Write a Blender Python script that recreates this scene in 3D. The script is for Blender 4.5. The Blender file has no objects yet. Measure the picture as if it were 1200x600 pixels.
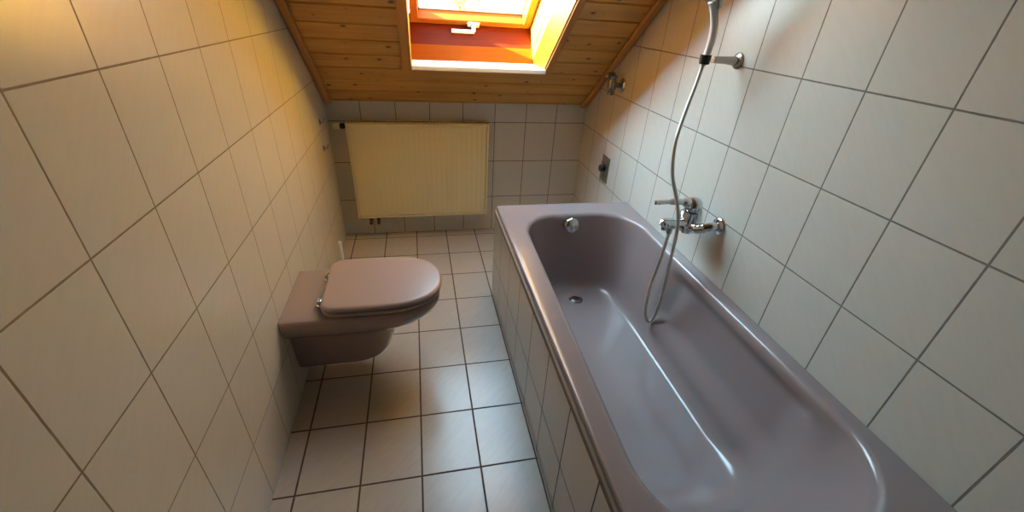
import bpy, bmesh, math, random
from mathutils import Vector, Matrix
random.seed(7)
scn = bpy.context.scene
COL = scn.collection
W = 1.579            # room width
Z0 = 0.857           # height where the slope meets the back wall
SA, CA = 0.6253, 0.7804
PI = math.pi

# ------------------------------------------------------------------ objects
def link(name, me, mat=None, parent=None):
    o = bpy.data.objects.new(name, me); COL.objects.link(o)
    if mat is not None: me.materials.append(mat)
    if parent is not None: o.parent = parent
    return o
def mesh(name, vs, fs, mat=None, parent=None, smooth=False, sharp=None):
    me = bpy.data.meshes.new(name); me.from_pydata([tuple(v) for v in vs], [], fs); me.update()
    bm = bmesh.new(); bm.from_mesh(me); bmesh.ops.recalc_face_normals(bm, faces=bm.faces); bm.to_mesh(me); bm.free()
    if smooth:
        me.polygons.foreach_set('use_smooth', [True]*len(me.polygons))
        if sharp: me.set_sharp_from_angle(angle=math.radians(sharp))
    return link(name, me, mat, parent)
def local(o, loc):
    """move an object's origin to loc (world), keeping its mesh where it is"""
    o.data.transform(Matrix.Translation(-Vector(loc))); o.location = loc
class MB:
    def __init__(s): s.v = []; s.f = []
    def add(s, vs, fs):
        n = len(s.v); s.v += [tuple(v) for v in vs]; s.f += [tuple(i+n for i in f) for f in fs]; return s
    def box(s, x0, x1, y0, y1, z0, z1, M=None):
        vs = [(x, y, z) for x in (x0, x1) for y in (y0, y1) for z in (z0, z1)]
        if M: vs = [M(v) for v in vs]
        return s.add(vs, [(0,1,3,2),(4,6,7,5),(0,4,5,1),(2,3,7,6),(0,2,6,4),(1,5,7,3)])
    def loops(s, L, closed=True, cap0=True, cap1=True):
        n = len(L[0]); base = len(s.v); fs = []
        for l in L: s.v += [tuple(p) for p in l]
        for i in range(len(L)-1):
            for j in range(n if closed else n-1):
                a = base+i*n+j; b = base+i*n+(j+1) % n
                fs.append((a, b, b+n, a+n))
        if cap0: fs.append(tuple(base+j for j in range(n))[::-1])
        if cap1: fs.append(tuple(base+(len(L)-1)*n+j for j in range(n)))
        s.f += fs; return s
    def lathe(s, prof, c, axis='z', n=32, cap=True, ref=None):
        """prof: (radius, height) along axis from c"""
        ax = {'x': Vector((1,0,0)), 'y': Vector((0,1,0)), 'z': Vector((0,0,1))}[axis] if isinstance(axis, str) else Vector(axis).normalized()
        u = ax.orthogonal().normalized(); w = ax.cross(u); c = Vector(c)
        L = [[c+ax*h+(u*math.cos(2*PI*k/n)+w*math.sin(2*PI*k/n))*max(r, 1e-5) for k in range(n)] for r, h in prof]
        return s.loops(L, True, cap, cap)
    def tube(s, pts, r, n=12, cap=True):
        pts = [Vector(p) for p in pts]; L = []; prev = None
        for i, p in enumerate(pts):
            t = (pts[min(i+1, len(pts)-1)]-pts[max(i-1, 0)]).normalized()
            u = t.orthogonal().normalized() if prev is None else (prev-t*prev.dot(t)).normalized()
            prev = u; w = t.cross(u); rr = r[i] if isinstance(r, (list, tuple)) else r
            L.append([p+(u*math.cos(2*PI*k/n)+w*math.sin(2*PI*k/n))*rr for k in range(n)])
        return s.loops(L, True, cap, cap)
    def build(s, name, mat=None, parent=None, smooth=False, sharp=None, bevel=0, seg=2):
        o = mesh(name, s.v, s.f, mat, parent, smooth, sharp)
        if bevel:
            m = o.modifiers.new('bevel', 'BEVEL'); m.width = bevel; m.segments = seg; m.limit_method = 'ANGLE'; m.angle_limit = math.radians(40)
            o.data.polygons.foreach_set('use_smooth', [True]*len(o.data.polygons)); m.harden_normals = False
            w = o.modifiers.new('wn', 'WEIGHTED_NORMAL'); w.keep_sharp = True
        return o
def catmull(P, sub=8):
    P = [Vector(p) for p in P]; out = []
    for i in range(len(P)-1):
        p0 = P[max(i-1, 0)]; p1 = P[i]; p2 = P[i+1]; p3 = P[min(i+2, len(P)-1)]
        for k in range(sub):
            t = k/sub
            out.append(0.5*((2*p1)+(p2-p0)*t+(2*p0-5*p1+4*p2-p3)*t*t+(3*p1-p0-3*p2+p3)*t**3))
    out.append(P[-1]); return out
def empty(name, loc=(0,0,0)):
    o = bpy.data.objects.new(name, None); COL.objects.link(o); o.location = loc; o.empty_display_size = .05; return o
def tag(o, label, cat, group=None):
    o['label'] = label; o['category'] = cat
    if group: o['group'] = group
    return o
def adopt(root, parts):
    """parent parts built in world coordinates to a thing whose Empty stands at its base"""
    for p in parts:
        p.parent = root; p.matrix_parent_inverse = Matrix.Translation(-Vector(root.location))
def struct(o, label=None):
    o['kind'] = 'structure'
    if label: o['label'] = label; 
    return o
def SL(X, s, d):     # a point on the roof slope: along X, s up the slope, d outward
    return (X, -CA*s+SA*d, Z0+SA*s+CA*d)

# ------------------------------------------------------------------ materials
def newmat(name):
    m = bpy.data.materials.new(name); m.use_nodes = True
    nt = m.node_tree; b = nt.nodes['Principled BSDF']; return m, nt, b
class N:
    def __init__(s, nt): s.nt = nt
    def node(s, t, **k):
        n = s.nt.nodes.new(t)
        for a, v in k.items(): setattr(n, a, v)
        return n
    def set(s, sock, v):
        if hasattr(v, 'is_linked') or isinstance(v, bpy.types.NodeSocket): s.nt.links.new(v, sock)
        else: sock.default_value = v
    def m(s, op, a, b=0.0, c=0.0):
        n = s.node('ShaderNodeMath', operation=op)
        for i, v in enumerate((a, b, c)): s.set(n.inputs[i], v)
        return n.outputs[0]
    def mix(s, f, a, b, blend='MIX'):
        n = s.node('ShaderNodeMix', data_type='RGBA', blend_type=blend)
        s.set(n.inputs[0], f); s.set(n.inputs[6], a); s.set(n.inputs[7], b); return n.outputs[2]
    def ramp(s, v, lo, hi):
        n = s.node('ShaderNodeMapRange', interpolation_type='SMOOTHSTEP'); s.set(n.inputs[0], v)
        n.inputs[1].default_value = lo; n.inputs[2].default_value = hi; return n.outputs[0]
    def noise(s, vec, scale, detail=2, rough=.5):
        n = s.node('ShaderNodeTexNoise'); s.set(n.inputs['Vector'], vec)
        n.inputs['Scale'].default_value = scale; n.inputs['Detail'].default_value = detail; n.inputs['Roughness'].default_value = rough
        return n.outputs[0]
    def comb(s, x, y, z=0.0):
        n = s.node('ShaderNodeCombineXYZ')
        for i, v in enumerate((x, y, z)): s.set(n.inputs[i], v)
        return n.outputs[0]
    def bump(s, h, strength, dist):
        n = s.node('ShaderNodeBump'); s.set(n.inputs['Height'], h); n.inputs['Strength'].default_value = strength; n.inputs['Distance'].default_value = dist
        return n.outputs[0]
def rgb(*c): return (c[0], c[1], c[2], 1.0)

def tile_mat(name, ua, u0, pu, va, v0, pv, gw, tile, grout, rough=.2, streak=.5, wav=.15, stain=0.0, spec=.5):
    m, nt, b = newmat(name); q = N(nt)
    pos = q.node('ShaderNodeNewGeometry').outputs['Position']
    sep = q.node('ShaderNodeSeparateXYZ'); q.set(sep.inputs[0], pos)
    U = q.m('DIVIDE', q.m('SUBTRACT', sep.outputs[ua], u0), pu); V = q.m('DIVIDE', q.m('SUBTRACT', sep.outputs[va], v0), pv)
    def edge(T, p):
        f = q.m('FRACT', T); return q.m('MULTIPLY', q.m('MINIMUM', f, q.m('SUBTRACT', 1.0, f)), p)
    e = q.m('MINIMUM', edge(U, pu), edge(V, pv))
    wob = q.m('MULTIPLY', q.m('SUBTRACT', q.noise(pos, 60, 2), .5), .0012)
    t = q.ramp(q.m('ADD', e, wob), gw*.75, gw*1.15)
    cell = q.comb(q.m('FLOOR', U), q.m('FLOOR', V))
    wn = q.node('ShaderNodeTexWhiteNoise', noise_dimensions='2D'); q.set(wn.inputs['Vector'], cell)
    # faint diagonal veins, each tile with its own offset
    off = q.node('ShaderNodeVectorMath', operation='SCALE'); q.set(off.inputs[0], wn.outputs['Color']); off.inputs['Scale'].default_value = 9
    p2 = q.comb(q.m('MULTIPLY', q.m('ADD', sep.outputs[ua], sep.outputs[va]), 10.0), q.m('MULTIPLY', q.m('SUBTRACT', sep.outputs[ua], sep.outputs[va]), 55.0))
    ad = q.node('ShaderNodeVectorMath', operation='ADD'); q.set(ad.inputs[0], p2); q.set(ad.inputs[1], off.outputs[0])
    vein = q.ramp(q.noise(ad.outputs[0], 1.0, 4, .6), .38, .68)
    c = q.mix(q.m('MULTIPLY', vein, .16*streak), rgb(*tile), rgb(tile[0]*.62, tile[1]*.60, tile[2]*.58))
    c = q.mix(q.m('MULTIPLY', wn.outputs['Value'], .10), c, rgb(tile[0]*.8, tile[1]*.79, tile[2]*.77))
    gn = q.noise(pos, 25, 3)
    g = q.mix(gn, rgb(*grout), rgb(grout[0]*.6, grout[1]*.57, grout[2]*.55))
    col = q.mix(t, g, c)
    q.set(b.inputs['Base Color'], col)
    rr = q.m('ADD', rough, q.m('MULTIPLY', q.noise(pos, 9, 3), .08))
    q.set(b.inputs['Roughness'], q.m('ADD', q.m('MULTIPLY', t, q.m('SUBTRACT', rr, .85)), .85))
    b.inputs['Specular IOR Level'].default_value = spec
    h = q.m('ADD', q.m('MULTIPLY', t, 1.0), q.m('MULTIPLY', q.noise(pos, 14, 2), wav))
    q.set(b.inputs['Normal'], q.bump(h, .55, .0018))
    return m

def wood_mat(name, base, dark, rough=.42, knots=True, grain=1.0, pitch=.109, axis='x', coat=0.0, spec=.5):
    m, nt, b = newmat(name); q = N(nt)
    pos = q.node('ShaderNodeNewGeometry').outputs['Position']
    sep = q.node('ShaderNodeSeparateXYZ'); q.set(sep.inputs[0], pos)
    x = sep.outputs[0]
    s = q.m('ADD', q.m('MULTIPLY', sep.outputs[1], -CA), q.m('MULTIPLY', q.m('SUBTRACT', sep.outputs[2], Z0), SA))
    d = q.m('ADD', q.m('MULTIPLY', sep.outputs[1], SA), q.m('MULTIPLY', q.m('SUBTRACT', sep.outputs[2], Z0), CA))
    board = q.m('FLOOR', q.m('DIVIDE', q.m('SUBTRACT', s, .016), pitch)) if axis == 'x' else q.m('FLOOR', q.m('MULTIPLY', x, 3.0))
    wn = q.node('ShaderNodeTexWhiteNoise', noise_dimensions='1D'); q.set(wn.inputs['W'], board)
    al, ac = (x, s) if axis == 'x' else (s, x)
    ofs = q.m('MULTIPLY', wn.outputs['Value'], 17.0)
    v = q.comb(q.m('ADD', q.m('MULTIPLY', al, 3.0), ofs), q.m('MULTIPLY', ac, 60.0), q.m('MULTIPLY', d, 60.0))
    g1 = q.noise(v, 1.0, 4, .6)
    v2 = q.comb(q.m('ADD', q.m('MULTIPLY', al, 1.2), ofs), q.m('MULTIPLY', ac, 14.0), q.m('MULTIPLY', d, 14.0))
    g2 = q.noise(v2, 1.0, 3, .5)
    f = q.m('ADD', q.m('MULTIPLY', q.ramp(g1, .35, .75), .45*grain), q.m('MULTIPLY', q.ramp(g2, .35, .7), .45*grain))
    c = q.mix(f, rgb(*base), rgb(*dark))
    c = q.mix(q.m('MULTIPLY', wn.outputs['Value'], .35), c, rgb(base[0]*.72, base[1]*.66, base[2]*.6))
    if knots:
        kv = q.comb(q.m('ADD', q.m('MULTIPLY', al, 7.0), ofs), q.m('MULTIPLY', q.m('ADD', ac, .04), 11.0))
        vo = q.node('ShaderNodeTexVoronoi', voronoi_dimensions='2D', feature='F1'); q.set(vo.inputs['Vector'], kv); vo.inputs['Scale'].default_value = 1.0; vo.inputs['Randomness'].default_value = .95
        sc = q.node('ShaderNodeSeparateColor'); q.set(sc.inputs[0], vo.outputs['Color'])
        size = q.m('MULTIPLY', q.m('SUBTRACT', sc.outputs[0], .33), .135)
        dd = q.m('SUBTRACT', size, q.m('ADD', vo.outputs['Distance'], q.m('MULTIPLY', q.m('SUBTRACT', g1, .5), .05)))
        ring = q.ramp(dd, -.08, .0); core = q.ramp(dd, -.005, .02)
        c = q.mix(q.m('MULTIPLY', ring, .35), c, rgb(dark[0]*.8, dark[1]*.65, dark[2]*.5))
        c = q.mix(q.m('MULTIPLY', core, .85), c, rgb(.07, .022, .008))
    q.set(b.inputs['Base Color'], c)
    b.inputs['Roughness'].default_value = rough
    b.inputs['Coat Weight'].default_value = coat; b.inputs['Coat Roughness'].default_value = .12
    b.inputs['Specular IOR Level'].default_value = spec
    q.set(b.inputs['Normal'], q.bump(g1, .15, .0008))
    return m

def plain(name, col, rough=.4, metal=0.0, noise=0.0, nscale=40, bumpy=0.0, coat=0.0, spec=.5):
    m, nt, b = newmat(name); q = N(nt)
    tc = q.node('ShaderNodeTexCoord').outputs['Object']
    n = q.noise(tc, nscale, 3)
    c = q.mix(q.m('MULTIPLY', n, noise), rgb(*col), rgb(col[0]*.6, col[1]*.58, col[2]*.56))
    q.set(b.inputs['Base Color'], c)
    q.set(b.inputs['Roughness'], q.m('ADD', rough, q.m('MULTIPLY', n, .05)))
    b.inputs['Metallic'].default_value = metal; b.inputs['Specular IOR Level'].default_value = spec
    b.inputs['Coat Weight'].default_value = coat; b.inputs['Coat Roughness'].default_value = .05
    if bumpy: q.set(b.inputs['Normal'], q.bump(n, bumpy, .001))
    return m

TILE = (.61, .58, .51); GR = (.17, .125, .09)
M = {}
M['back'] = tile_mat('back wall tiles', 0, .1855, .2, 2, -.004, .25, .0021, TILE, GR)
M['left'] = tile_mat('left wall tiles', 1, -.194, .198, 2, -.004, .25, .0019, TILE, (.27, .21, .15))
M['right'] = tile_mat('right wall tiles', 1, -.194, .198, 2, -.004, .25, .0023, TILE, (.27, .23, .19))
M['floor'] = tile_mat('floor tiles', 0, .0648, .199, 1, -.3235, .245, .0032, (.46, .42, .38), (.10, .062, .04), rough=.20, streak=.9, wav=.10)
M['apron'] = tile_mat('apron tiles', 1, -.762, .2015, 2, -.022, .25, .0030, (.52, .48, .43), (.06, .042, .03), rough=.12)
M['apron_end'] = tile_mat('apron end tiles', 0, .87, .2, 2, -.022, .25, .0030, (.52, .48, .43), (.06, .042, .03), rough=.12)
M['pine'] = wood_mat('pine boards', (.70, .375, .095), (.44, .18, .032), rough=.38)
M['pine_trim'] = wood_mat('pine trim', (.60, .27, .065), (.38, .14, .025), rough=.4, knots=False, axis='s')
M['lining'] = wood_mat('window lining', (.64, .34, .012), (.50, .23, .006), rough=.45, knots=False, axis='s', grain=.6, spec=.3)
M['lining_dimmed'] = wood_mat('window lining dimmed', (.165, .040, .002), (.11, .022, .001), rough=.6, knots=False, axis='x', grain=.6, spec=.03)  # darker copy of the lining wood, its colour dimmed against sky glare
M['frame'] = wood_mat('dimmed frame varnish', (.075, .011, .003), (.045, .006, .002), rough=.5, knots=False, axis='x', grain=.8, spec=.05)  # varnish colour lowered too, so the rails look less brightly lit
M['sash'] = wood_mat('sash varnish', (.30, .085, .008), (.19, .045, .003), rough=.45, knots=False, axis='x', grain=.6, spec=.15)
M['mauve'] = plain('mauve enamel', (.265, .207, .200), .19, noise=.02, nscale=3, coat=.12)
M['mauve_wc'] = plain('mauve ceramic', (.30, .235, .22), .16, noise=.02, nscale=3, coat=.2)
M['lid'] = plain('mauve plastic', (.335, .258, .25), .30, noise=.03, nscale=4)
M['ivory'] = plain('ivory enamel', (.80, .69, .40), .35, noise=.03, nscale=6)
M['chrome'] = plain('chrome', (.62, .63, .65), .10, metal=1.0)
M['chrome_dull'] = plain('dull chrome', (.45, .44, .42), .22, metal=1.0, noise=.3)
M['steel'] = plain('brushed steel plate', (.30, .27, .23), .36, metal=.8, noise=.2)
M['drain'] = plain('dark drain steel', (.16, .15, .14), .28, metal=1.0, noise=.3)
M['black'] = plain('black plastic', (.012, .012, .014), .35)
M['chrome_dark'] = plain('tarnished chrome', (.30, .29, .28), .16, metal=1.0, noise=.4)
M['dark'] = plain('dark seal and gap shade', (.02, .018, .016), .6)  # rubber seal colour, also the painted shade of the drain gap
M['white'] = plain('white plastic', (.78, .77, .74), .3)
M['sill'] = plain('white sill', (.82, .80, .75), .25, noise=.05, nscale=5)
M['copper'] = plain('aged brass', (.16, .085, .045), .4, metal=.8, noise=.5)
M['plaster'] = plain('white plaster', (.66, .62, .56), .9, noise=.05, nscale=30)
M['panel'] = plain('dark unseen wall tone', (.10, .055, .03), .5, noise=.4, nscale=8)  # dark tone chosen to cut bounce light from the unseen front wall
M['silicone'] = plain('silicone joint', (.42, .34, .27), .5, noise=.3)
M['apron_strip'] = plain('brown edging', (.20, .14, .095), .65, noise=.2)
M['roof'] = plain('roof covering', (.20, .07, .045), .8, noise=.5, nscale=12)
M['grass'] = plain('meadow grass', (.16, .22, .06), .9, noise=.6, nscale=1.5)
M['leaf'] = plain('tree leaves', (.22, .26, .06), .6, noise=.4, nscale=2)
M['bark'] = plain('bark', (.14, .10, .07), .9, noise=.5, nscale=10)
# flexible metal hose: ribbed
def hose_mat():
    m, nt, b = newmat('ribbed metal hose'); q = N(nt)
    pos = q.node('ShaderNodeNewGeometry').outputs['Position']; sep = q.node('ShaderNodeSeparateXYZ'); q.set(sep.inputs[0], pos)
    w = q.m('SINE', q.m('MULTIPLY', sep.outputs[2], 1500.0))
    b.inputs['Base Color'].default_value = rgb(.60, .55, .46); b.inputs['Metallic'].default_value = .6; b.inputs['Roughness'].default_value = .3
    q.set(b.inputs['Normal'], q.bump(w, .5, .0006)); return m
M['hose'] = hose_mat()
def glass_mat():
    m = bpy.data.materials.new('window glass'); m.use_nodes = True; nt = m.node_tree; nt.nodes.clear(); q = N(nt)
    out = q.node('ShaderNodeOutputMaterial'); mx = q.node('ShaderNodeMixShader'); tr = q.node('ShaderNodeBsdfTransparent'); gl = q.node('ShaderNodeBsdfGlossy')
    gl.inputs['Roughness'].default_value = .02; tr.inputs['Color'].default_value = rgb(.95, .97, .96)
    fr = q.node('ShaderNodeLayerWeight'); fr.inputs['Blend'].default_value = .5
    q.set(mx.inputs[0], q.m('ADD', q.m('MULTIPLY', q.m('POWER', fr.outputs['Facing'], 5.0), .8), .035)); nt.links.new(tr.outputs[0], mx.inputs[1]); nt.links.new(gl.outputs[0], mx.inputs[2]); nt.links.new(mx.outputs[0], out.inputs[0]); return m
M['glass'] = glass_mat()
def clear_plastic():
    m, nt, b = newmat('clear plastic'); b.inputs['Base Color'].default_value = rgb(.9, .9, .88); b.inputs['Roughness'].default_value = .15
    b.inputs['Transmission Weight'].default_value = .12; b.inputs['IOR'].default_value = 1.45; return m
M['clear'] = clear_plastic()

# ------------------------------------------------------------------ the room
YF = -3.4
struct(MB().box(-.12, W+.12, YF-.12, .12, -.12, 0).build('floor', M['floor']))
# the back knee wall
struct(MB().box(0, W, 0, .12, 0, Z0+.03).build('wall_back', M['back']))
def side_wall(name, x0, x1, mat):
    # outline in the Y-Z plane following the roof slope
    zc = 2.35; sc = (zc-Z0)/SA
    out = [(.12, 0), (.12, Z0+.0), (0.0, Z0+.012), (-CA*sc, zc+.012), (YF, zc+.012), (YF, 0)]
    a = [(x0, y, z) for y, z in out]; b = [(x1, y, z) for y, z in out]
    mb = MB(); mb.loops([a, b]); return struct(mb.build(name, mat))
side_wall('wall_left', -.12, 0, M['left']); side_wall('wall_right', W, W+.12, M['right'])
struct(MB().box(0, W, YF-.12, YF, 0, 2.36).build('wall_front', M['panel']))
# sloped ceiling: tongue-and-groove pine boards round the skylight opening, on an insulated roof slab
OX0, OX1, OS0, OS1 = .497, 1.19, .37, 1.52
SC = (2.35-Z0)/SA
mb = MB()
def board(xa, xb, s0, s1):
    prof = [(s0+.0012, .0115), (s0+.0058, 0), (s1-.0058, 0), (s1-.0012, .0115), (s1-.0012, .014), (s0+.0012, .014)]
    mb.loops([[SL(xa, s, d) for s, d in prof], [SL(xb, s, d) for s, d in prof]])
edges = [.016+.109*k for k in range(0, 23)]
s_prev = 0.0
for e in edges+[SC]:
    e = min(e, SC)
    if e-s_prev < .012: continue
    if e <= OS0 or s_prev >= OS1: board(0, W, s_prev, e)
    else:
        if s_prev < OS0: board(OX0, OX1, s_prev, OS0)
        if e > OS1: board(OX0, OX1, OS1, e)
        board(0, OX0-.002, s_prev, e); board(OX1+.002, W, s_prev, e)
    s_prev = e
ceil = mb.build('ceiling', M['pine']); struct(ceil)
# roof build-up above the boards
mb = MB()
def slab(x0, x1, s0, s1, d0=.015, d1=.24):
    mb.loops([[SL(x0, s, d) for s, d in ((s0, d0), (s1, d0), (s1, d1), (s0, d1))], [SL(x1, s, d) for s, d in ((s0, d0), (s1, d0), (s1, d1), (s0, d1))]])
slab(-.6, OX0-.03, -.6, SC+.1); slab(OX1+.03, W+.6, -.6, SC+.1)
slab(OX0-.03, OX1+.03, -.6, .0); slab(OX0-.03, OX1+.03, 1.56, SC+.1)
# below the window: the slab follows the window's lower lining
prof = [(.0, .015), (.36, .015), (.19, .125), (.19, .24), (.0, .24)]
mb.loops([[SL(OX0-.03, s, d) for s, d in prof], [SL(OX1+.03, s, d) for s, d in prof]])
roof = mb.build('ceiling_roof', M['roof']); struct(roof)
struct(MB().box(-.12, W+.12, YF-.12, -CA*SC, 2.352, 2.45).build('ceiling_flat', M['pine_trim']))

# mouldings
def strip(name, xa, xb, s0, s1, d0, d1, mat, parent=None, bev=.004):
    m_ = MB(); p = [(s0, d0), (s1, d0), (s1, d1), (s0, d1)]
    m_.loops([[SL(xa, s, d) for s, d in p], [SL(xb, s, d) for s, d in p]])
    return m_.build(name, mat, parent, bevel=bev)
struct(strip('trim_1', W-.042, W-.001, .0, SC, -.022, -.0005, M['pine_trim'], bev=.008))
struct(strip('trim_2', .001, .038, .0, SC, -.022, -.0005, M['pine_trim'], bev=.008))
struct(strip('trim_3', OX0-.047, OX0-.001, .352, 1.56, -.014, -.0005, M['pine_trim'], bev=.003))
struct(strip('trim_4', OX1+.006, OX1+.040, .352, 1.56, -.014, -.0005, M['pine_trim'], bev=.003))
struct(strip('trim_5', OX0+.002, OX1-.002, 1.535, 1.57, -.014, -.0005, M['pine_trim'], bev=.003))

# ------------------------------------------------------------------ the roof window
win = empty('window_1', SL((OX0+OX1)/2, .38, 0)); win['kind'] = 'structure'
P_ = []
# white inner sill, horizontal, its nosing standing proud of the boards
P_.append(MB().box(OX0+.001, OX1+.008, -.318, -.060, 1.074, 1.097).build('window_sill', M['sill'], bevel=.004))
# side linings
def sidelining(xa, xb):
    m_ = MB(); p = [(.17, .127), (.375, -.002), (1.53, -.002), (1.53, .2245), (.17, .2245)]
    m_.loops([[SL(xa, s, d) for s, d in p], [SL(xb, s, d) for s, d in p]]); return m_.build('side_lining', M['lining'])
P_.append(sidelining(OX0-.018, OX0)); P_.append(sidelining(OX1, OX1+.005))
P_.append(strip('lower_lining', OX0, OX1, .192, .206, .128, .238, M['lining_dimmed'], bev=0))
P_.append(strip('upper_lining', OX0, OX1, 1.52, 1.534, -.001, .228, M['lining'], bev=0))
# fixed frame
m_ = MB()
def fr(xa, xb, s0, s1, d0, d1):
    p = [(s0, d0), (s1, d0), (s1, d1), (s0, d1)]
    m_.loops([[SL(xa, s, d) for s, d in p], [SL(xb, s, d) for s, d in p]])
fr(OX0-.03, OX0-.0, .192, 1.55, .2305, .425); fr(OX1, OX1+.03, .192, 1.55, .2305, .425)
P_.append(m_.build('frame_jambs', M['lining']))
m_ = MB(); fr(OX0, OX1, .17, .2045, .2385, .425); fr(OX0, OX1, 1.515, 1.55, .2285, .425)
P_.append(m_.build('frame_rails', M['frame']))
# sash with its bead
m_ = MB(); SX0, SX1, SS0, SS1 = OX0+.004, OX1-.006, .209, 1.508
def rect(x0, x1, s0, s1, d): return [SL(x0, s0, d), SL(x1, s0, d), SL(x1, s1, d), SL(x0, s1, d)]
R_ = [rect(SX0, SX1, SS0, SS1, .425), rect(SX0, SX1, SS0, SS1, .366), rect(SX0+.003, SX1-.003, SS0+.003, SS1-.003, .362),
      rect(SX0+.040, SX1-.040, SS0+.034, SS1-.034, .362), rect(SX0+.043, SX1-.043, SS0+.037, SS1-.037, .366),
      rect(SX0+.048, SX1-.048, SS0+.042, SS1-.042, .418), rect(SX0+.048, SX1-.048, SS0+.042, SS1-.042, .425)]
m_.loops(R_+[R_[0]], True, False, False)
sash = m_.build('sash', M['sash']); P_.append(sash)
# dark rubber seal round the pane
m_ = MB()
a = rect(SX0+.046, SX1-.046, SS0+.040, SS1-.040, .4165); b_ = rect(SX0+.053, SX1-.053, SS0+.047, SS1-.047, .4165)
m_.loops([a, b_], True, False, False)
a2 = rect(SX0+.046, SX1-.046, SS0+.040, SS1-.040, .4155); b2 = rect(SX0+.053, SX1-.053, SS0+.047, SS1-.047, .4155)
m_ = MB(); m_.loops([a, a2, b2, b_, a], True, False, False)
P_.append(m_.build('glazing_seal', M['dark']))
m_ = MB(); m_.loops([rect(SX0+.044, SX1-.044, SS0+.038, SS1-.038, .4200), rect(SX0+.044, SX1-.044, SS0+.038, SS1-.038, .4225)])
P_.append(m_.build('glass_pane', M['glass']))
adopt(win, P_)
# white window handle on the bottom rail
hx = .852
hp = strip('handle_plate', hx-.034, hx+.034, .209, .243, .350, .3617, M['white'], bev=.004)
m_ = MB(); m_.tube([SL(hx, .226, .352), SL(hx, .222, .335), SL(hx, .214, .322)], [.012, .011, .011], 16)
m_.tube(catmull([SL(hx+.004, .214, .322), SL(hx-.03, .213, .321), SL(hx-.11, .214, .321), SL(hx-.125, .214, .322)], 6), [.0105]*18+[.009], 16)
hh = m_.build('handle_lever', M['white'], smooth=True, sharp=60)
adopt(win, [hp]); adopt(win, [hh])

# ------------------------------------------------------------------ bath surround and bathtub
TX0, TX1, TY0, TY1, TZ = .8735, W-.002, -2.46, -.762, .52
ap = empty('bath_apron', (.875, -1.6, 0)); tag(ap, 'white tiled apron wall carrying the mauve bathtub', 'bath apron')
a1 = MB().box(.866, .90, -2.46, -.772, .001, .479).build('side_panel', M['apron'])
a2 = MB().box(.9005, W-.003, -.80, -.772, .001, .487).build('end_panel', M['apron_end'])
a3 = MB().box(.8650, .8995, -2.46, -.769, .4815, .4965).build('edge_strip', M['apron_strip'])
a4 = MB().box(.9005, W-.003, -2.46, -2.43, .001, .487).build('end_panel', M['apron_end'])
adopt(ap, [a1, a2, a3, a4])

def rrect(x0, x1, y0, y1, r, z, nc=14, nx=22, ny=70, rs=None):
    """rounded rectangle, same point count whatever its size; rs = radii of corners (x1y0, x1y1, x0y1, x0y0)"""
    rs = rs or [r]*4; pts = []
    cs = [(x1-rs[0], y0+rs[0], -PI/2, rs[0]), (x1-rs[1], y1-rs[1], 0, rs[1]), (x0+rs[2], y1-rs[2], PI/2, rs[2]), (x0+rs[3], y0+rs[3], PI, rs[3])]
    segs = [ny, nx, ny, nx]
    for i, (cx, cy, a0, rr) in enumerate(cs):
        for k in range(nc+1):
            a = a0+(PI/2)*k/nc; pts.append(Vector((cx+rr*math.cos(a), cy+rr*math.sin(a), z)))
        nxt = cs[(i+1) % 4]; p = pts[-1]; q2 = Vector((nxt[0]+nxt[3]*math.cos(nxt[2]), nxt[1]+nxt[3]*math.sin(nxt[2]), z))
        for k in range(1, segs[i]): pts.append(p.lerp(q2, k/segs[i]))
    return pts
tub = empty('bathtub', (1.22, -1.6, .5)); tag(tub, 'long mauve enamel bathtub set into the white tiled surround along the right wall', 'bathtub')
L = []
# underside of the shell is left open under the rim; the lip drops over the tiles
L.append(rrect(TX0+.006, TX1, TY0, TY1-.006, .012, .4975))
L.append(rrect(TX0, TX1, TY0, TY1, .015, .4980))
L.append(rrect(TX0, TX1, TY0, TY1, .015, .514))
for k in range(1, 5):
    a = PI/2*k/4; i = .006*(1-math.cos(a)); L.append(rrect(TX0+i, TX1-i, TY0+i, TY1-i, .016, .514+.006*math.sin(a)))
IN = (.960, 1.520, -2.368, -.893); RS = [.22, .185, .17, .22]
def inner(i, z, t=0.0):
    lp = rrect(IN[0]-i, IN[1]+i, IN[2]-i, IN[3]+i, 0, z, rs=[max(r+i, .02) for r in RS])
    for p in lp:      # the basin narrows a little towards the drain end
        p.x += .020*max(-1, min(1, (p.y+1.6)/.7))*max(0, min(1, (1.24-p.x)/.25))
    return lp
L = [l for l in L if l]
base_o = L[-1]; tgt = inner(.022, .5190)
L += [[p.lerp(q2, f) for p, q2 in zip(base_o, tgt)] for f in (.25, .5, .75)]
for k in range(0, 8):
    a = PI/2*k/7*.92; L.append(inner(.022*(1-math.sin(a)), .519-.024*(1-math.cos(a))))
ztop = L[-1][0].z
top = inner(-.0005, ztop)
FLO = rrect(1.085, 1.415, -1.985, -1.000, 0, .13, rs=[.13, .10, .10, .13])
def prof(t):   # t 0..1 -> (horizontal fraction, vertical fraction)
    if t < .72: return (.52*t/.72, .80*t/.72)
    u = (t-.72)/.28; a = u
    # quadratic bezier from (.62,.86) along the wall to (1,1)
    p0 = (.52, .80); p1 = (.65, 1.0); p2 = (1, 1)
    return tuple((1-a)**2*p0[i]+2*a*(1-a)*p1[i]+a*a*p2[i] for i in range(2))
def sst(a, b, x):
    t = max(0, min(1, (x-a)/(b-a))); return t*t*(3-2*t)
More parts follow.
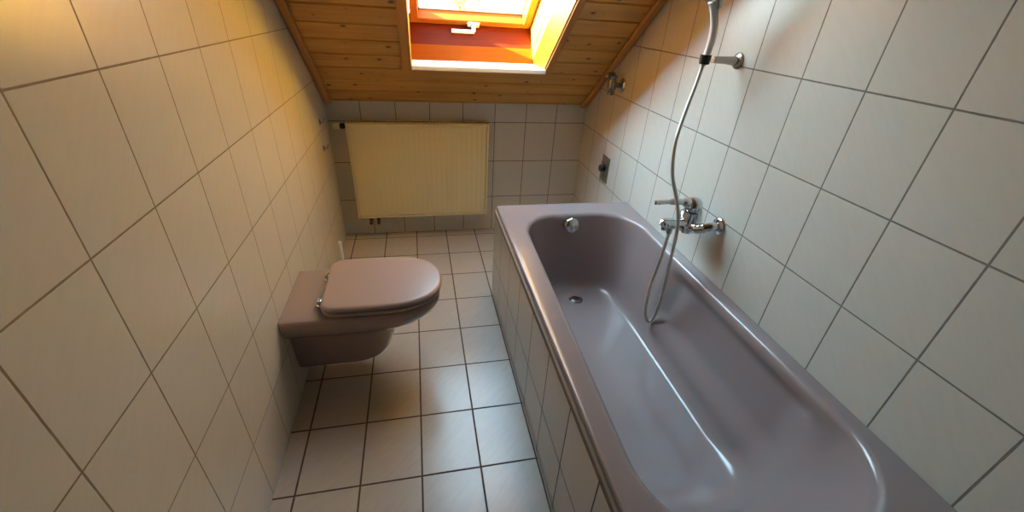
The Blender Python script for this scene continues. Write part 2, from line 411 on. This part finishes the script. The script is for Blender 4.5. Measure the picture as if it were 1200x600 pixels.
for k in range(1, 45):
    h, v = prof(k/44); loop = []
    for p, q2 in zip(top, FLO):
        x = p.x+(q2.x-p.x)*h; y = p.y+(q2.y-p.y)*h; z = ztop+(.13-ztop)*v
        # elbow rests: above a soft ledge the side walls stand further out
        w = sst(.20, .30, z)*(1-sst(.43, .50, z))*sst(1.33, 1.44, -y)*(1-sst(2.0, 2.15, -y))
        side = 1 if x > 1.24 else -1
        if abs(x-1.24) > .10: x += side*w*.032
        loop.append(Vector((x, y, z)))
    L.append(loop)
last = L[-1]; drain = Vector((1.243, -1.062, .118))
for f in (.06, .13, .2, .27, .34, .41, .48, .56, .64, .72, .8, .88, .95):
    lp = []
    for p in last:
        x, y = p.x+(1.25-p.x)*f, p.y+(-1.485-p.y)*f
        lp.append(Vector((x, y, .13-.008*(1-sst(0, .5, math.hypot(x-1.243, y+1.062)))*sst(0, .3, f))))
    L.append(lp)
mb2 = MB(); mb2.loops(L, True, False, True)
shell = mb2.build('tub_shell', M['mauve'], smooth=True, sharp=70)
# chrome drain
m_ = MB(); m_.lathe([(.0, .003), (.0345, .003), (.0365, .0015), (.0365, -.004)], (1.243, -1.062, .1245), 'z', 36, cap=False)
dr = m_.build('drain', M['drain'], smooth=True, sharp=40)
m_ = MB(); m_.lathe([(0, .0055), (.023, .0055), (.026, .003)], (1.243, -1.062, .1245), 'z', 32, cap=False)
for k in range(4):
    a = k*PI/4; m_.tube([(1.243-.019*math.cos(a), -1.062-.019*math.sin(a), .1305), (1.243+.019*math.cos(a), -1.062+.019*math.sin(a), .1305)], .0016, 8)
ds = m_.build('drain_strainer', M['drain'], smooth=True, sharp=40)
m_ = MB(); m_.lathe([(.029, .0034), (.034, .0034), (.034, .0036), (.029, .0036)], (1.243, -1.062, .1245), 'z', 32, cap=False)
dg = m_.build('drain_gap_shade', M['dark'])  # flat dark ring on the drain, painting the shade of a gap
adopt(tub, [shell, dr, ds, dg])
# overflow knob on the foot-end wall
oc = Vector((1.218, -.916, .474)); ax = Vector((0, -.965, .26)).normalized()
m_ = MB(); m_.lathe([(.034, -.012), (.034, .004), (.030, .007), (.0, .007)], oc, ax, 36, cap=False)
ob = m_.build('overflow_rosette', M['chrome_dull'], smooth=True, sharp=40)
m_ = MB(); m_.lathe([(.024, .006), (.0365, .014), (.0385, .020), (.037, .027), (.030, .031), (0, .032)], oc, ax, 8, cap=False)
ok = m_.build('overflow_knob', M['chrome'], bevel=.003)
adopt(tub, [ob, ok])

# ------------------------------------------------------------------ wall-hung toilet
TYC = -1.235
def dshape(xr, xf, w, z, ell, n=2.3, rr=0.0, nf=36, ns=10, nr=6):
    """D-shaped outline: straight rear edge at xr, elliptical front ending at xf"""
    pts = []; xe = xf-ell
    for k in range(ns): pts.append(Vector((xr+rr+(xe-xr-rr)*k/ns, TYC-w, z)))
    for k in range(nf+1):
        a = -PI/2+PI*k/nf; c, s_ = math.cos(a), math.sin(a)
        pts.append(Vector((xe+ell*abs(c)**(2/n), TYC+math.copysign(w*abs(s_)**(2/n), s_), z)))
    for k in range(1, ns+1): pts.append(Vector((xe+(xr+rr-xe)*k/ns, TYC+w, z)))
    for k in range(1, nr+1):
        a = PI/2+PI/2*k/nr; pts.append(Vector((xr+rr+rr*math.cos(a), TYC+w-rr+rr*math.sin(a), z)))
    for k in range(1, nr):
        a = PI+PI/2*k/nr; pts.append(Vector((xr+rr+rr*math.cos(a), TYC-w+rr+rr*math.sin(a), z)))
    return pts
wc = empty('toilet', (.0, TYC, .1)); tag(wc, 'mauve wall-hung toilet with its lid closed on the left wall', 'toilet')
secs = [(.398, .163, .545, .20), (.396, .170, .556, .21), (.388, .174, .563, .215), (.365, .174, .562, .215), (.345, .169, .552, .215), (.322, .157, .530, .21),
        (.302, .140, .498, .20), (.286, .121, .455, .17), (.273, .108, .413, .13), (.258, .102, .388, .105), (.235, .100, .378, .10), (.19, .098, .369, .10), (.14, .094, .352, .10), (.117, .089, .334, .10),
        (.100, .080, .306, .10), (.090, .066, .270, .09), (.086, .045, .22, .07)]
Lb = []
for i in range(len(secs)-1):
    for k in range(3):
        t = k/3; a, b = secs[i], secs[i+1]; z, w, xf, el = [a[j]+(b[j]-a[j])*t for j in range(4)]
        Lb.append(dshape(.002, xf, w, z-.008, el, rr=.003))
z, w, xf, el = secs[-1]; Lb.append(dshape(.002, xf, w, z-.008, el, rr=.003))
bowl = MB().loops(Lb).build('bowl', M['mauve_wc'], smooth=True, sharp=75)
def slabD(name, xr, xf, w, ell, z0, z1, r, dome, mat):
    Ls = []
    def off(i, z): return dshape(xr+i, xf-i, w-i, z, ell-i*.8, rr=max(.055-i, .006))
    for k in range(5):
        a = PI/2*k/4; Ls.append(off(r*.45*(1-math.sin(a)), z0+r*.35*(1-math.cos(a))))
    for k in range(1, 7):
        a = PI/2*k/6; Ls.append(off(r*(1-math.cos(a)), z1-r+r*math.sin(a)))
    for i_ in (.03, .07, .11, .15): Ls.append(off(i_, z1+dome*math.sin(min(1, i_/.15)*PI/2)))
    return MB().loops(Ls).build(name, mat, smooth=True, sharp=75)
seat = slabD('seat', .138, .568, .170, .215, .3955, .4095, .006, 0, M['lid'])
lid = slabD('lid', .135, .574, .174, .218, .4155, .4360, .016, .003, M['lid'])
hs = []
for sy in (-.085, .085):
    m_ = MB(); m_.lathe([(.0, -.012), (.010, -.012), (.011, -.008), (.011, .008), (.010, .012), (0, .012)], (.128, TYC+sy, .4105), 'y', 20, cap=False)
    m_.lathe([(.014, 0), (.014, .006), (.008, .009), (.007, .016)], (.128, TYC+sy, .3905), 'z', 20)
    hs.append(m_.build('hinge', M['chrome'], smooth=True, sharp=40))
adopt(wc, [bowl, seat, lid]+hs)

# ------------------------------------------------------------------ toilet brush behind the toilet
tb = empty('toilet_brush', (.122, -.815, 0)); tag(tb, 'white toilet brush in its holder on the floor behind the toilet', 'toilet brush')
m_ = MB(); m_.lathe([(.0, .002), (.050, .002), (.053, .006), (.048, .05), (.044, .12), (.041, .12), (.045, .05), (.048, .01), (0, .008)], (.122, -.815, 0), 'z', 28, cap=False)
b1 = m_.build('brush_holder', M['white'], smooth=True, sharp=50)
m_ = MB(); m_.lathe([(0, .012), (.03, .014), (.034, .03), (.034, .075), (.02, .09), (0, .092)], (.122, -.815, 0), 'z', 24, cap=False)
b2 = m_.build('brush_head', M['white'], smooth=True, sharp=50)
m_ = MB(); m_.lathe([(.006, .09), (.0065, .2), (.0085, .30), (.0095, .365), (.0095, .378), (.007, .384), (0, .386)], (.122, -.815, 0), 'z', 20, cap=False)
b3 = m_.build('brush_handle', M['clear'], smooth=True, sharp=50)
adopt(tb, [b1, b2, b3])

# ------------------------------------------------------------------ radiator
RX0, RX1, RZ0, RZ1 = .105, .936, .155, .757
ra = empty('radiator', (.52, -.06, RZ0)); tag(ra, 'wide ivory panel radiator with vertical ribs hung on the tiled back wall', 'radiator')
m_ = MB()
# front panel: flat border with vertical ribs pressed in
nx = 290; xs = [RX0+.018+(RX1-RX0-.036)*i/nx for i in range(nx+1)]
def ribs(x, z):
    ph = (x-RX0-.018)/(RX1-RX0-.036)*25; e = .5-.5*math.cos(2*PI*ph)
    return .0011*(e**1.5)
zs = [RZ0+.016, RZ0+.024, RZ0+.05, RZ1-.05, RZ1-.024, RZ1-.016]
dep = [0, 1, 1, 1, 1, 0]
zs = [RZ0+.017, RZ0+.022, RZ0+.05, RZ1-.05, RZ1-.026, RZ1-.0215]
vs = []; fs = []
for j, z in enumerate(zs):
    for x in xs: vs.append((x, -.0862+dep[j]*(.0012-ribs(x, z)), z))
n1 = nx+1
for j in range(len(zs)-1):
    for i in range(nx): a = j*n1+i; fs.append((a, a+1, a+1+n1, a+n1))
m_.add(vs, fs)
m_.box(RX0+.004, RX1-.004, -.079, -.072, RZ0+.004, RZ1-.006)
rp = m_.build('front_panel', M['ivory'], smooth=True, sharp=50)
m_ = MB()
m_.box(RX0+.002, RX0+.0135, -.0915, -.071, RZ0, RZ1-.004); m_.box(RX1-.0135, RX1-.002, -.0915, -.071, RZ0, RZ1-.004)
m_.box(RX0+.0135, RX1-.0135, -.0915, -.071, RZ0, RZ0+.012); m_.box(RX0+.0135, RX1-.0135, -.0915, -.071, RZ1-.0175, RZ1-.004)
rf = m_.build('border', M['ivory'], bevel=.002)
rs_ = [MB().box(x, x+.0018, -.088, -.018, RZ0+.006, RZ1).build('side_cover', M['ivory']) for x in (RX0, RX1-.0018)]
m_ = MB(); m_.box(RX0+.002, RX1-.002, -.088, -.084, RZ1-.003, RZ1); m_.box(RX0+.002, RX1-.002, -.024, -.018, RZ1-.003, RZ1)
for i in range(46):
    x = RX0+.004+(RX1-RX0-.008)*i/45; m_.box(x-.002, x+.002, -.084, -.024, RZ1-.003, RZ1-.0005)
rt = m_.build('top_grille', M['ivory'])
m_ = MB(); m_.box(RX0+.006, RX1-.006, -.034, -.022, RZ0+.004, RZ1-.01)
for i in range(26):
    x = RX0+.03+(RX1-RX0-.06)*i/25; m_.box(x-.0008, x+.0008, -.070, -.036, RZ0+.04, RZ1-.04)
rb = m_.build('rear_panel', M['ivory'])
rk = [MB().box(x-.015, x+.015, -.0215, -.0005, RZ0+.05, RZ1-.04).build('bracket', M['white']) for x in (RX0+.14, RX1-.14)]
tv = []
m_ = MB(); m_.lathe([(.0, .0), (.014, .0), (.0165, .004), (.0165, .022), (.012, .026)], (.073, -.062, .733), 'x', 24)
m_.box(.096, .1045, -.072, -.052, .723, .743)
tv.append(m_.build('valve_body', M['black'], smooth=True, sharp=40))
m_ = MB(); m_.lathe([(0, 0), (.015, 0), (.018, .004), (.0200, .012), (.0200, .030), (.017, .034), (0, .034)], (.036, -.062, .733), 'x', 28, cap=False)
th = m_.build('thermostat_head', M['ivory'], smooth=True, sharp=40)
for x in (.176, .224):
    m_ = MB(); m_.tube(catmull([(x, -.055, RZ0-.001), (x, -.055, RZ0-.03), (x, -.052, RZ0-.045), (x, -.03, RZ0-.052), (x, -.001, RZ0-.053)], 6), .0075, 14)
    m_.lathe([(.010, 0), (.012, .002), (.012, .016), (.010, .018)], (x, -.055, RZ0-.028), 'z', 6)
    m_.lathe([(.009, 0), (.0105, .001), (.0105, .014), (.008, .016)], (x, -.070, RZ0-.048), 'y', 14)
    tv.append(m_.build('pipe_connection', M['copper'], smooth=True, sharp=40))
adopt(ra, [rp, rf, rt, rb, th]+rs_+rk+tv)

# ------------------------------------------------------------------ bath mixer on the right wall
MY, MZ = -1.39, .70
mx = empty('bath_mixer', (W, MY, MZ)); tag(mx, 'chrome single-lever bath mixer on the right wall above the tub rim', 'tap')
pr_ = []
for y in (MY-.075, MY+.075):
    m_ = MB(); m_.lathe([(.0335, 0), (.0335, .003), (.030, .009), (.020, .013), (.017, .014)], (W-.0005, y, .725), (-1, 0, 0), 32)
    pr_.append(m_.build('wall_rosette', M['chrome'], smooth=True, sharp=40))
m_ = MB()
for sgn in (-1, 1):
    m_.tube(catmull([(W-.012, MY+sgn*.075, .725), (W-.03, MY+sgn*.075, .724), (W-.052, MY+sgn*.066, .716), (1.512, MY+sgn*.045, .702), (1.508, MY+sgn*.02, .70)], 6), [.0155]*6+[.0165]*6+[.019]*6+[.020]*6+[.021], 20)
m_.lathe([(.020, -.034), (.027, -.028), (.030, -.012), (.030, .02), (.029, .045), (.029, .052), (.022, .056), (0, .057)], (1.505, MY, .70), 'z', 28, cap=True)
body = m_.build('mixer_body', M['chrome'], smooth=True, sharp=45); pr_.append(body)
# spout reaching into the room
m_ = MB()
m_.tube(catmull([(1.497, MY, .700), (1.46, MY+.001, .7025), (1.428, MY+.002, .7045), (1.405, MY+.002, .704), (1.394, MY+.002, .701), (1.390, MY+.002, .698)], 6), [.024]*6+[.022]*6+[.0215]*6+[.021]*5+[.0195]*2+[.017]*2+[.013]*2+[.008]*2, 20)
m_.lathe([(.0, 0), (.012, 0), (.0125, .018)], (1.408, MY+.002, .680), 'z', 20, cap=False)
pr_.append(m_.build('spout', M['chrome'], smooth=True, sharp=50))
m_ = MB(); m_.lathe([(.009, -.004), (.009, .006), (.011, .008), (.011, .018), (.008, .021), (0, .022)], (1.470, MY-.021, .693), (-.3, -.9, 0), 20)
pr_.append(m_.build('diverter_knob', M['chrome'], smooth=True, sharp=40))
# cartridge cap and lever
m_ = MB(); m_.lathe([(.028, .758), (.031, .762), (.0315, .778), (.029, .792), (.020, .803), (0, .807)], (1.503, MY, 0), 'z', 28, cap=False)
m_.tube(catmull([(1.492, MY, .785), (1.455, MY+.001, .792), (1.40, MY+.002, .794), (1.352, MY+.002, .793), (1.344, MY+.002, .793)], 6), [.017]*6+[.012]*6+[.0085]*6+[.0080]*6+[.005], 16)
pr_.append(m_.build('lever', M['chrome'], smooth=True, sharp=50))
m_ = MB(); m_.lathe([(.0095, 0), (.0105, .002), (.0105, .018), (.0085, .022)], (1.431, MY, .664), 'z', 18)
pr_.append(m_.build('hose_outlet', M['chrome_dull'], smooth=True, sharp=40))
adopt(mx, pr_)

# ------------------------------------------------------------------ hand shower with its hose, and the wall holder
hsP = [(1.431, -1.39, .666), (1.426, -1.39, .562), (1.417, -1.385, .416), (1.424, -1.38, .301), (1.439, -1.385, .242), (1.462, -1.39, .230), (1.469, -1.40, .302),
       (1.462, -1.41, .43), (1.449, -1.42, .579), (1.424, -1.437, .728), (1.394, -1.435, .82), (1.368, -1.41, .906), (1.368, -1.38, 1.001), (1.392, -1.35, 1.08), (1.428, -1.32, 1.184), (1.448, -1.3005, 1.243)]
sh = empty('hand_shower', (1.449, -1.30, 1.248)); tag(sh, 'chrome hand shower with long ribbed metal hose looping into the bathtub', 'hand shower')
hose = MB().tube(catmull(hsP, 10), .0066, 14).build('hose', M['hose'], smooth=True, sharp=60)
m_ = MB(); m_.tube(catmull([(1.4485, -1.30, 1.244), (1.452, -1.30, 1.27), (1.456, -1.30, 1.31), (1.452, -1.30, 1.36), (1.436, -1.30, 1.405), (1.424, -1.30, 1.425)], 6), [.0095]*6+[.011]*6+[.012]*6+[.012]*6+[.013]*6+[.015], 18)
hd = m_.build('shower_handle', M['white'], smooth=True, sharp=50)
hc = Vector((1.425, -1.30, 1.437)); hax = Vector((-.72, .05, -.62)).normalized()
m_ = MB(); m_.lathe([(.016, -.022), (.030, -.012), (.040, .0), (.042, .006), (.040, .010)], hc, hax, 36)
hb = m_.build('shower_head', M['chrome'], smooth=True, sharp=40)
m_ = MB(); m_.lathe([(.036, .0100), (.036, .0125), (0, .0130)], hc, hax, 36, cap=False)
for ring, cnt in ((.010, 6), (.019, 12), (.029, 18)):
    for k in range(cnt):
        a = 2*PI*k/cnt; u = hax.orthogonal().normalized(); w_ = hax.cross(u)
        m_.lathe([(.0016, .012), (.0012, .0148)], hc+(u*math.cos(a)+w_*math.sin(a))*ring, hax, 6)
hf = m_.build('spray_face', M['steel'], smooth=True, sharp=40)
adopt(sh, [hose, hd, hb, hf])
ho = empty('shower_holder', (W, -1.30, 1.262)); tag(ho, 'black wall bracket holding the hand shower on the right wall', 'shower holder')
m_ = MB(); m_.lathe([(.026, 0), (.026, .004), (.022, .008), (.013, .010), (.011, .085), (.009, .098)], (W-.0005, -1.30, 1.262), (-1, 0, 0), 28)
h1 = m_.build('bracket_arm', M['chrome_dull'], smooth=True, sharp=40)
m_ = MB(); m_.lathe([(.0122, -.014), (.0165, -.014), (.018, .0), (.0185, .014), (.0132, .014)], (1.4515, -1.30, 1.262), 'z', 24, cap=False)
m_.lathe([(.0132, .014), (.0122, -.014)], (1.4515, -1.30, 1.262), 'z', 24, cap=False)
h2 = m_.build('clamp', M['black'], smooth=True, sharp=40)
adopt(ho, [h1, h2])

# ------------------------------------------------------------------ stop valve and concealed-valve plate on the right wall
sv = empty('stop_valve', (W, -.473, 1.054)); tag(sv, 'chrome water tap valve high on the right wall under the ceiling edge', 'valve')
c0 = Vector((W-.0005, -.473, 1.054)); xn = (-1, 0, 0)
m_ = MB(); m_.lathe([(.034, 0), (.034, .003), (.028, .010), (.016, .014), (.013, .015)], c0, xn, 30)
v1 = m_.build('rosette', M['chrome'], smooth=True, sharp=40)
m_ = MB(); m_.lathe([(.0125, .012), (.0125, .04), (.015, .043), (.015, .052)], c0, xn, 24)
m_.lathe([(.016, -.048), (.018, -.046), (.018, -.032), (.016, -.030), (.022, -.014), (.022, .014), (.019, .022), (.018, .030)], (W-.062, -.473, 1.054), 'z', 24)
v2 = m_.build('valve_body', M['chrome_dark'], smooth=True, sharp=40)
m_ = MB(); m_.lathe([(.014, .028), (.020, .034), (.022, .046), (.016, .052), (0, .054)], (W-.062, -.473, 1.054), 'z', 20, cap=False)
m_.tube(catmull([(W-.060, -.473, 1.098), (W-.075, -.472, 1.104), (W-.094, -.471, 1.096), (W-.102, -.471, 1.086)], 6), [.017]*6+[.014]*6+[.010]*6+[.006], 14)
v3 = m_.build('valve_lever', M['chrome_dark'], smooth=True, sharp=50)
adopt(sv, [v1, v2, v3])
cp = empty('valve_plate', (W, -.435, .585)); tag(cp, 'upright metal cover plate with black knob on the right wall below the tap valve', 'cover plate')
p1 = MB().box(W-.006, W-.0005, -.487, -.385, .510, .660).build('plate', M['steel'], bevel=.003)
m_ = MB(); m_.lathe([(.021, 0), (.021, .004), (.015, .006), (.013, .014), (.019, .016), (.020, .028), (.017, .031), (0, .032)], (W-.006, -.437, .592), xn, 26)
p2 = m_.build('knob', M['black'], smooth=True, sharp=40)
p3 = [MB().lathe([(.004, 0), (.004, .001), (0, .0016)], (W-.006, -.437, z), xn, 12).build('screw', M['chrome']) for z in (.522, .648)]
adopt(cp, [p1, p2]+p3)

# ------------------------------------------------------------------ two small hooks on the left wall
def hook(y, z, label):
    h = empty('wall_hook', (0, y, z)); tag(h, label, 'hook')
    m_ = MB(); m_.lathe([(.017, 0), (.017, .003), (.012, .006), (.006, .007)], (.0005, y, z), (1, 0, 0), 24); a = m_.build('hook_base', M['chrome_dull'], smooth=True, sharp=40)
    m_ = MB(); m_.tube(catmull([(.006, y, z), (.016, y, z-.002), (.024, y, z+.005), (.026, y, z+.016)], 6), [.005]*18+[.006], 12)
    m_.lathe([(0, -.006), (.006, -.004), (.007, 0), (.006, .004), (0, .006)], (.026, y, z+.018), 'z', 14, cap=False)
    b = m_.build('hook_peg', M['chrome'], smooth=True, sharp=50); adopt(h, [a, b]); return h
hook(-.235, .655, 'small chrome hook on the left wall level with the radiator front')
hook(-.225, .792, 'small chrome hook topmost on the left wall near the sloped ceiling')

# ------------------------------------------------------------------ outside: meadow and a tree seen through the roof window
g = MB().box(-60, 60, 3, 120, -3.3, -3.2).build('meadow', M['grass']); g['kind'] = 'structure'
TXc = 1.80
tr = empty('tree', (TXc, 10.5, -3.2)); tag(tr, 'pale green leafy tree standing outside beyond the roof window', 'tree')
m_ = MB(); m_.tube(catmull([(TXc, 10.5, -3.2), (TXc+.05, 10.5, -1.5), (TXc-.03, 10.55, .2), (TXc, 10.5, 2.0)], 6), [.10-.004*i for i in range(19)], 12)
for k in range(9):
    a = k*2.4; z0 = .55+.16*k
    m_.tube(catmull([(TXc, 10.5, z0), (TXc+.2*math.cos(a), 10.5+.2*math.sin(a), z0+.25), (TXc+.45*math.cos(a), 10.5+.45*math.sin(a), z0+.45)], 5), [.03-.0025*i for i in range(11)], 8)
tk = m_.build('trunk', M['bark'], smooth=True)
vs = []; fs = []
for k in range(2600):
    while True:
        p = Vector((random.uniform(-1, 1), random.uniform(-1, 1), random.uniform(-1, 1)))
        if p.length < 1 and p.length > .3: break
    lump = 1+.2*math.sin(5*p.x+2)*math.cos(4*p.z)
    c = Vector((TXc+p.x*.62*lump, 10.5+p.y*.62*lump, 1.95+p.z*.85*lump))
    u = Vector((random.gauss(0, 1), random.gauss(0, 1), random.gauss(0, 1))).normalized(); w_ = u.orthogonal().normalized(); l_ = random.uniform(.03, .06)
    n = len(vs); vs += [c-u*l_, c+w_*l_*.45, c+u*l_, c-w_*l_*.45]; fs.append((n, n+1, n+2, n+3))
me = bpy.data.meshes.new('foliage'); me.from_pydata([tuple(v) for v in vs], [], fs); me.update(); fo = link('foliage', me, M['leaf'])
adopt(tr, [tk, fo])

# ------------------------------------------------------------------ light
w = bpy.data.worlds.new('sky'); scn.world = w; w.use_nodes = True; nt = w.node_tree; q = N(nt); bg = nt.nodes['Background']
geo = q.node('ShaderNodeTexCoord').outputs['Generated']; sp = q.node('ShaderNodeSeparateXYZ'); q.set(sp.inputs[0], geo)
base = q.mix(q.ramp(sp.outputs[2], 0.0, .8), rgb(.70, .92, 1.0), rgb(.50, .77, 1.0))
# hazy evening sky, brighter on the sun's side
dt = q.node('ShaderNodeVectorMath', operation='DOT_PRODUCT'); q.set(dt.inputs[0], geo); dt.inputs[1].default_value = (-.80, .30, .52)
glow = q.m('POWER', q.m('MAXIMUM', dt.outputs['Value'], 0.0), 3.0)
q.set(bg.inputs['Color'], base)
q.set(bg.inputs['Strength'], q.m('ADD', 8.6, q.m('MULTIPLY', glow, 37.0)))
su = bpy.data.lights.new('sun', 'SUN'); su.energy = 320; su.angle = math.radians(.6); su.color = (1.0, .92, .70)
so = bpy.data.objects.new('sun', su); COL.objects.link(so); so.location = (-4, 2, 5)
so.rotation_euler = Vector((.63, -.078, -.258)).to_track_quat('-Z', 'Y').to_euler()
# sky portal in the window opening
po = bpy.data.lights.new('sky_portal', 'AREA'); po.shape = 'RECTANGLE'; po.size = SX1-SX0; po.size_y = SS1-SS0; po.cycles.is_portal = True
pob = bpy.data.objects.new('sky_portal', po); COL.objects.link(pob)
pob.location = SL((SX0+SX1)/2, (SS0+SS1)/2, .45); pob.rotation_euler = Vector((0, -SA, -CA)).to_track_quat('-Z', 'Y').to_euler()

# ------------------------------------------------------------------ camera
cam = bpy.data.cameras.new('camera'); cam.sensor_fit = 'HORIZONTAL'; cam.sensor_width = 36; cam.lens = 490.7496/1200*36; cam.clip_start = .02; cam.clip_end = 300
co = bpy.data.objects.new('camera', cam); COL.objects.link(co); scn.camera = co
r = (0.978117, -0.200393, 0.055943); u = (0.055263, 0.509461, 0.858717); b = (-0.200581, -0.836834, 0.509387)
co.matrix_world = Matrix(((r[0], u[0], b[0], .51641), (r[1], u[1], b[1], -2.65765), (r[2], u[2], b[2], 1.37303), (0, 0, 0, 1)))

scn.view_settings.view_transform = 'Standard'; scn.view_settings.look = 'None'; scn.view_settings.gamma = 1
scn.view_settings.use_curve_mapping = False; scn.view_settings.exposure = 0.06
scn.cycles.max_bounces = 14; scn.cycles.diffuse_bounces = 8; scn.cycles.glossy_bounces = 6; scn.cycles.transparent_max_bounces = 12
scn.cycles.caustics_reflective = True; scn.cycles.sample_clamp_indirect = 8
scn.cycles.use_denoising = True
